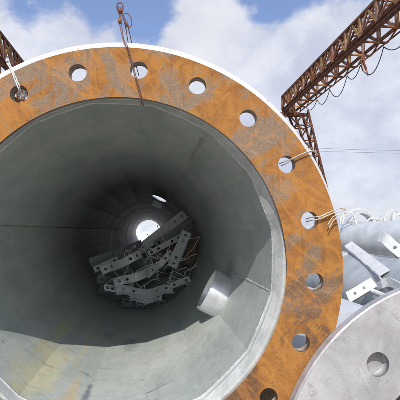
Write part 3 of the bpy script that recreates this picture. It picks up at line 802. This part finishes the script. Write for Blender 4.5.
# white square frames
def frame(label, corners, w):
    bm = bmesh.new()
    for a, b in zip(corners, corners[1:]+corners[:1]): bar(bm, a, b, w, w)
    return tag(recentre(obj('bracket_frame', bm, M['bracket_pale'])), label, 'frame', 'white square bracket frames')
frame('white open four-sided frame lying askew on the farthest tube', [atY(377, 219, 9.0), atY(392, 215, 9.2), atY(391, 222, 9.6), atY(379, 226, 9.4)], .035)
frame('white upright square frame at the right edge of the picture on the farthest tube', [atY(393, 214, 8.6), atY(406, 214, 8.6), atY(406, 232, 8.6), atY(393, 232, 8.6)], .05)

tF = thing('steel_tube', Vector((.2, 16, 0)), 'pale tube lying across the yard, glimpsed through the far end of the big tube', 'steel tube')
_c0 = Vector((.2, 14, .88))
oF = circle_tube('tube_wall', tF, _c0, 4.5, .88, .86, .012, M['pale'])
tF.rotation_euler = (0, 0, rad(62)); tF.location = Vector((1.6, 14.5, 0))
# ------------------------------------------------------------------ timber supports
def sleeper(c, L, label):
    bm = bmesh.new(); bar(bm, c-Vector((L/2, 0, 0)), c+Vector((L/2, 0, 0)), .24, .24)
    bmesh.ops.bevel(bm, geom=bm.edges[:], offset=.012, segments=2, affect='EDGES')
    return tag(recentre(obj('timber_sleeper', bm, M['timber'])), label, 'sleeper', 'timber sleepers under the tubes')
zc = TC(1.2).z-Rs(1.2)*U
for s in (1.2, 12):
    base = TC(s).z-Rs(s)*U-.014
    n = int(base/.24)
    for k in range(n): sleeper(Vector((TC(s).x, TC(s).y, .12+k*.24-(0 if k < n-1 else -(base-n*.24)))), 1.5, 'weathered timber sleeper stacked under the big rusty flanged tube')

# ------------------------------------------------------------------ crane runways
def girder(label, X, H, w, h, y0, y1, lean, seed):
    """rusty box lattice girder running along +Y; X = inner side, H = underside height above the ground; lean = +1 outer legs to the right"""
    rg = random.Random(seed); sgn = 1 if X > 0 else -1; X2 = X+sgn*w
    t = thing('crane_girder', Vector((X, (y0+y1)/2, 0)), label, 'crane')
    def part(name, a, b, ww, hh, mat, kind='bar', up=(0, 0, 1)):
        bm = bmesh.new()
        if kind == 'angle': angle_bar(bm, a, b, ww, hh, up)
        else: bar(bm, a, b, ww, hh, up)
        return adopt(obj(name, bm, M[mat]), t)
    P = lambda x, y, z: Vector((x, y, z))
    # bottom inner chord is a deep I-beam
    bm = bmesh.new()
    bar(bm, P(X, y0, H), P(X, y1, H), .05, .26); bar(bm, P(X, y0, H+.14), P(X, y1, H+.14), .24, .04); bar(bm, P(X, y0, H-.14), P(X, y1, H-.14), .24, .04)
    adopt(obj('bottom_chord', bm, M['crane_dark']), t)
    part('bottom_chord', P(X2, y0, H), P(X2, y1, H), .15, .15, 'crane_dark')
    part('top_chord', P(X, y0, H+h), P(X, y1, H+h), .20, .16, 'crane_dark')
    part('top_chord', P(X2, y0, H+h), P(X2, y1, H+h), .16, .14, 'crane_dark')
    part('crane_rail', P(X-sgn*.04, y0, H-.215), P(X-sgn*.04, y1, H-.215), .07, .10, 'crane_dark')
    part('walkway_rail', P(X2+sgn*.55, y0, H+.05), P(X2+sgn*.55, y1, H+.05), .07, .07, 'crane_dark')
    n = max(1, round((y1-y0)/1.8)); dy = (y1-y0)/n
    pick = lambda: rg.choice(['crane', 'crane', 'crane_ochre', 'crane_pale', 'crane_pale', 'crane_dark'])
    for k in range(n+1):
        y = y0+k*dy
        part('upright', P(X, y, H+.2), P(X, y, H+h), .18, .03, pick(), 'angle', (sgn, 0, 0))
        part('upright', P(X2, y, H), P(X2, y, H+h), .17, .03, pick(), 'angle', (sgn, 0, 0))
        part('cross_tie', P(X, y, H+h), P(X2, y, H+h), .10, .03, pick(), 'angle')
        part('cross_tie', P(X, y, H-.02), P(X2+sgn*.5, y, H-.02), .14, .03, 'crane_ochre' if k % 3 == 0 else 'crane', 'angle')
        if k < n:
            y2 = y+dy; ym = (y+y2)/2
            part('side_brace', P(X, y, H+.2), P(X, ym, H+h), .15, .03, pick(), 'angle', (sgn, 0, 0))
            part('side_brace', P(X, ym, H+h), P(X, y2, H+.2), .15, .03, pick(), 'angle', (sgn, 0, 0))
            part('counter_brace', P(X, y2, H+.2), P(X, y, H+h), .09, .025, pick(), 'angle', (sgn, 0, 0))
            part('side_brace', P(X2, y, H), P(X2, y2, H+h), .15, .03, pick(), 'angle', (sgn, 0, 0))
            part('bottom_brace', P(X, y, H-.06), P(X2, y2, H-.06), .09, .025, pick(), 'angle')
            part('bottom_brace', P(X2, y, H-.10), P(X2+sgn*.55, y2, H), .07, .02, 'crane', 'angle')
            part('top_brace', P(X2, y, H+h), P(X, y2, H+h), .09, .025, pick(), 'angle')
    # end plate and lattice legs at the far end
    part('end_plate', P(X-sgn*.05, y1-.1, H+.1), P(X2+sgn*.05, y1-.1, H+.1), .2, .6, 'crane_dark')
    part('end_beam', P(X-sgn*1.1, y1-.3, H-.36), P(X2+sgn*1.0, y1-.3, H-.36), .7, .22, 'crane_dark')
    for q_ in (0, 1):
        part('end_brace', P(X, y1, H+h*q_), P(X2, y1, H+h*(1-q_)), .14, .03, 'crane', 'angle', (0, 1, 0))
    for (xt, xb) in ((X+sgn*1.35, X+sgn*4.9), (X-sgn*.5, X-sgn*4.4)):
        leg = thing('leg', P(xb, y1, 0), '', None); del leg['label']
        leg.parent = t; leg.matrix_parent_inverse = t.matrix_world.inverted()
        top, bot = P(xt, y1-.3, H-.1), P(xb, y1-.3, 0)
        def cn(f, i, j):
            q = top.lerp(bot, f); ww = (1.35*(1-f)+.4*f)
            return q+Vector((i*ww/2, j*ww/2, 0))
        def lp(name, a, b, ww, mat):
            bm = bmesh.new(); angle_bar(bm, a, b, ww, .02, (0, 1, 0)); o = obj(name, bm, M[mat]); o.parent = leg
            o.matrix_parent_inverse = leg.matrix_world.inverted(); return o
        for i in (-1, 1):
            for j in (-1, 1): lp('post', cn(0, i, j), cn(1, i, j), .17, 'crane_dark')
        nb = 9
        for k in range(nb):
            f0, f1 = k/nb, (k+1)/nb
            for (i0, j0), (i1, j1) in (((-1, -1), (1, -1)), ((1, -1), (1, 1)), ((1, 1), (-1, 1)), ((-1, 1), (-1, -1))):
                lp('brace', cn(f0, i0, j0), cn(f1, i1, j1), .11, rg.choice(['crane', 'crane_dark', 'crane_pale'])) if j0 == -1 or k < 5 else lp('brace', cn(f0, i0, j0), cn(f1, i1, j1), .11, 'crane_dark')
                lp('tie', cn(f1, i0, j0), cn(f1, i1, j1), .10, 'crane')
    return t
bpy.context.view_layer.update()
XR = 11.75
girder('rusty lattice crane girder slanting across the sky at upper right with a leg', XR, 12.4, 1.10, 1.40, 7, 35, 1, 3)
girder('rusty lattice crane girder seen only in the upper left corner of the sky', -9.0, 11.5, 1.5, 1.55, 7, 35, -1, 5)
# festoon cable under the right girder
bm = bmesh.new(); fx = XR+1.10+.6
ys = [33.5, 31.2, 28.8, 26.0, 24.2, 21.5, 18.6, 16.0, 12.5]; sags = [.5, .75, 1.0, .55, 1.1, .7, 1.5, .9]
for k in range(len(ys)-1):
    a, b = Vector((fx, ys[k], 12.36)), Vector((fx, ys[k+1], 12.36))
    sweep(bm, [a.lerp(b, f/12)+Vector((0, 0, -sags[k]*4*(f/12)*(1-f/12))) for f in range(13)], .028, 6)
tag(recentre(obj('festoon_cable', bm, M['cable'], smooth=True)), 'black cable hanging in loops under the right crane girder', 'cable')
# a rag tied below the girder: two torn strips knotted together
rb = atY(362, 52, 19.5); rg_ = bmesh.new()
for (dx, ln, wd, ph) in ((0, 1.05, .11, 0), (.16, 1.30, .13, 1.7)):
    q = []
    for k in range(15):
        f = k/14
        row = [rg_.verts.new(rb+Vector((dx*f*1.6+.05*math.sin(f*7+ph)+(j/4-.5)*wd*(.35+math.sin(PI*min(1, f*1.15+.1))*(1+.3*math.sin(f*19+ph))), .07*math.sin(j*1.9+f*6+ph), -ln*f+.03*math.sin(j*2+ph)))) for j in range(5)]
        q.append(row)
    for a, b in zip(q, q[1:]):
        for j in range(4): rg_.faces.new((a[j], a[j+1], b[j+1], b[j]))
bmesh.ops.solidify(rg_, geom=rg_.faces[:], thickness=.015)
sweep(rg_, [rb+Vector((-.02, 0, .25)), rb+Vector((.01, 0, .05)), rb+Vector((.03, .01, -.08))], .035, 7)
tag(recentre(obj('hanging_rag', rg_, M['rag'], smooth=True)), 'torn reddish rag hanging in strips from the right crane girder', 'rag')
# overhead lines
for (ya, yb, lab) in ((146.5, 149.5, 'upper of two thin overhead power lines in the right sky'), (149.5, 152.0, 'lower of two thin overhead power lines in the right sky')):
    a, b = atY(250, ya-1.5, 90), atY(470, yb+1.5, 90)
    bm = bmesh.new(); sweep(bm, [a.lerp(b, f/10)+Vector((0, 0, -.4*4*(f/10)*(1-f/10))) for f in range(11)], .030, 5)
    tag(recentre(obj('power_line', bm, M['power'], smooth=True)), lab, 'power line', 'overhead power lines')

# ------------------------------------------------------------------ ground
bm = bmesh.new()
G = [-1500, -300, -80, -30, -12, 0, 12, 30, 80, 300, 1500]
gv = [[bm.verts.new((x, y, 0)) for y in G] for x in G]
for i in range(len(G)-1):
    for j in range(len(G)-1): bm.faces.new((gv[i][j], gv[i+1][j], gv[i+1][j+1], gv[i][j+1]))
o = obj('ground', bm, M['ground']); tag(o, 'dusty bare ground of the storage yard', None, None, 'structure')

# ------------------------------------------------------------------ sun and sky
L = Vector((.22, .90, -.99)).normalized()
sd_ = bpy.data.lights.new('sun', 'SUN'); sd_.energy = 4.2; sd_.angle = rad(.53); sd_.color = (1, .95, .88)
sun = bpy.data.objects.new('sun', sd_); COL.objects.link(sun); sun.rotation_euler = L.to_track_quat('-Z', 'Y').to_euler(); sun.location = (0, -5, 30)
elev = math.asin(-L.z); azim = math.atan2(-L.x, -L.y)
w = bpy.data.worlds.new('World'); sc.world = w; w.use_nodes = True
nt = w.node_tree; g = NB(nt); bg = nt.nodes['Background']
sky = g.n('ShaderNodeTexSky'); sky.sky_type = 'NISHITA'; sky.sun_disc = False; sky.sun_elevation = elev; sky.sun_rotation = azim
sky.air_density = 1.0; sky.dust_density = 1.2; sky.ozone_density = 1.5
STR = .15
def cc(c): return tuple(x/STR for x in c)
co = g.n('ShaderNodeTexCoord').outputs['Generated']
mp = g.n('ShaderNodeMapping'); mp.inputs['Scale'].default_value = (1, 1, 1.35); g.l(co, mp.inputs['Vector']); vec = mp.outputs['Vector']
n1 = g.noise(vec, 3.1, 9, .56, .25); n2 = g.noise(vec, 9.5, 9, .6, .1)
sep = g.n('ShaderNodeSeparateXYZ'); g.l(co, sep.inputs[0])
dens = g.math('ADD', g.math('MULTIPLY', n1, .75), g.math('MULTIPLY_ADD', n2, .46, -.08))
# thicker cloud low down, more gaps overhead
dens = g.math('ADD', dens, g.math('MULTIPLY_ADD', sep.outputs[2], -.50, .32))
def blob(x, y, rdeg, k):
    d = ray(x, y).normalized(); dp = g.n('ShaderNodeVectorMath', operation='DISTANCE'); dp.inputs[1].default_value = d
    nn = g.n('ShaderNodeVectorMath', operation='NORMALIZE'); g.l(co, nn.inputs[0]); g.l(nn.outputs[0], dp.inputs[0])
    return g.math('MULTIPLY', g.math('SUBTRACT', 1.0, g.step(dp.outputs['Value'], 0, rad(rdeg))), k)
for (x, y, rd, k) in ((205, 42, 9, .36), (60, 40, 12, .10), (290, 70, 16, .2), (250, 60, 10, .15), (330, 130, 22, .2), (42, 3, 5, -.16), (148, 22, 5, -.25), (264, 12, 5.5, -.25), (300, 2, 6, -.16), (100, 6, 5, -.14), (20, 30, 5, -.05), (225, 20, 3, .1), (380, 150, 20, .2)):
    dens = g.math('ADD', dens, blob(x, y, rd, k))
mask = g.step(dens, .52, .68)
core = g.step(dens, .62, 1.1)
wh = blob(205, 35, 10, 1.0)
mpl = g.n('ShaderNodeMapping'); mpl.inputs['Location'].default_value = (.03, .05, -.07); mpl.inputs['Scale'].default_value = (1, 1, 1.35); g.l(co, mpl.inputs['Vector'])
n1b = g.noise(mpl.outputs[0], 3.1, 9, .56, .25); n2b = g.noise(mpl.outputs[0], 8.5, 8, .6, .2)
lit = g.math('ADD', g.math('MULTIPLY', g.math('SUBTRACT', n1, n1b), 3.0), g.math('MULTIPLY', g.math('SUBTRACT', n2, n2b), 1.6))
lit = g.step(lit, -.7, .6)
shade = g.mix(lit, cc((.60, .635, .77)), cc((.85, .87, .94)))
shade = g.mix(g.math('MULTIPLY', wh, .6), shade, cc((.95, .94, .95)))
skyc = g.mix(.10, g.mix(1.0, sky.outputs[0], (1.0, 1.08, 1.3), 'MULTIPLY'), cc((.8, .85, .95)))
colr = g.mix(g.math('MULTIPLY', mask, .92), skyc, shade)
g.l(colr, bg.inputs['Color']); bg.inputs['Strength'].default_value = STR

# ------------------------------------------------------------------ render settings
sc.view_settings.view_transform = 'Standard'; sc.view_settings.look = 'None'; sc.view_settings.exposure = 0; sc.view_settings.gamma = 1
sc.view_settings.use_curve_mapping = False
sc.render.engine = 'CYCLES'
sc.cycles.max_bounces = 10; sc.cycles.diffuse_bounces = 6; sc.cycles.glossy_bounces = 5; sc.cycles.use_denoising = True
sc.render.resolution_x = sc.render.resolution_y = 1024
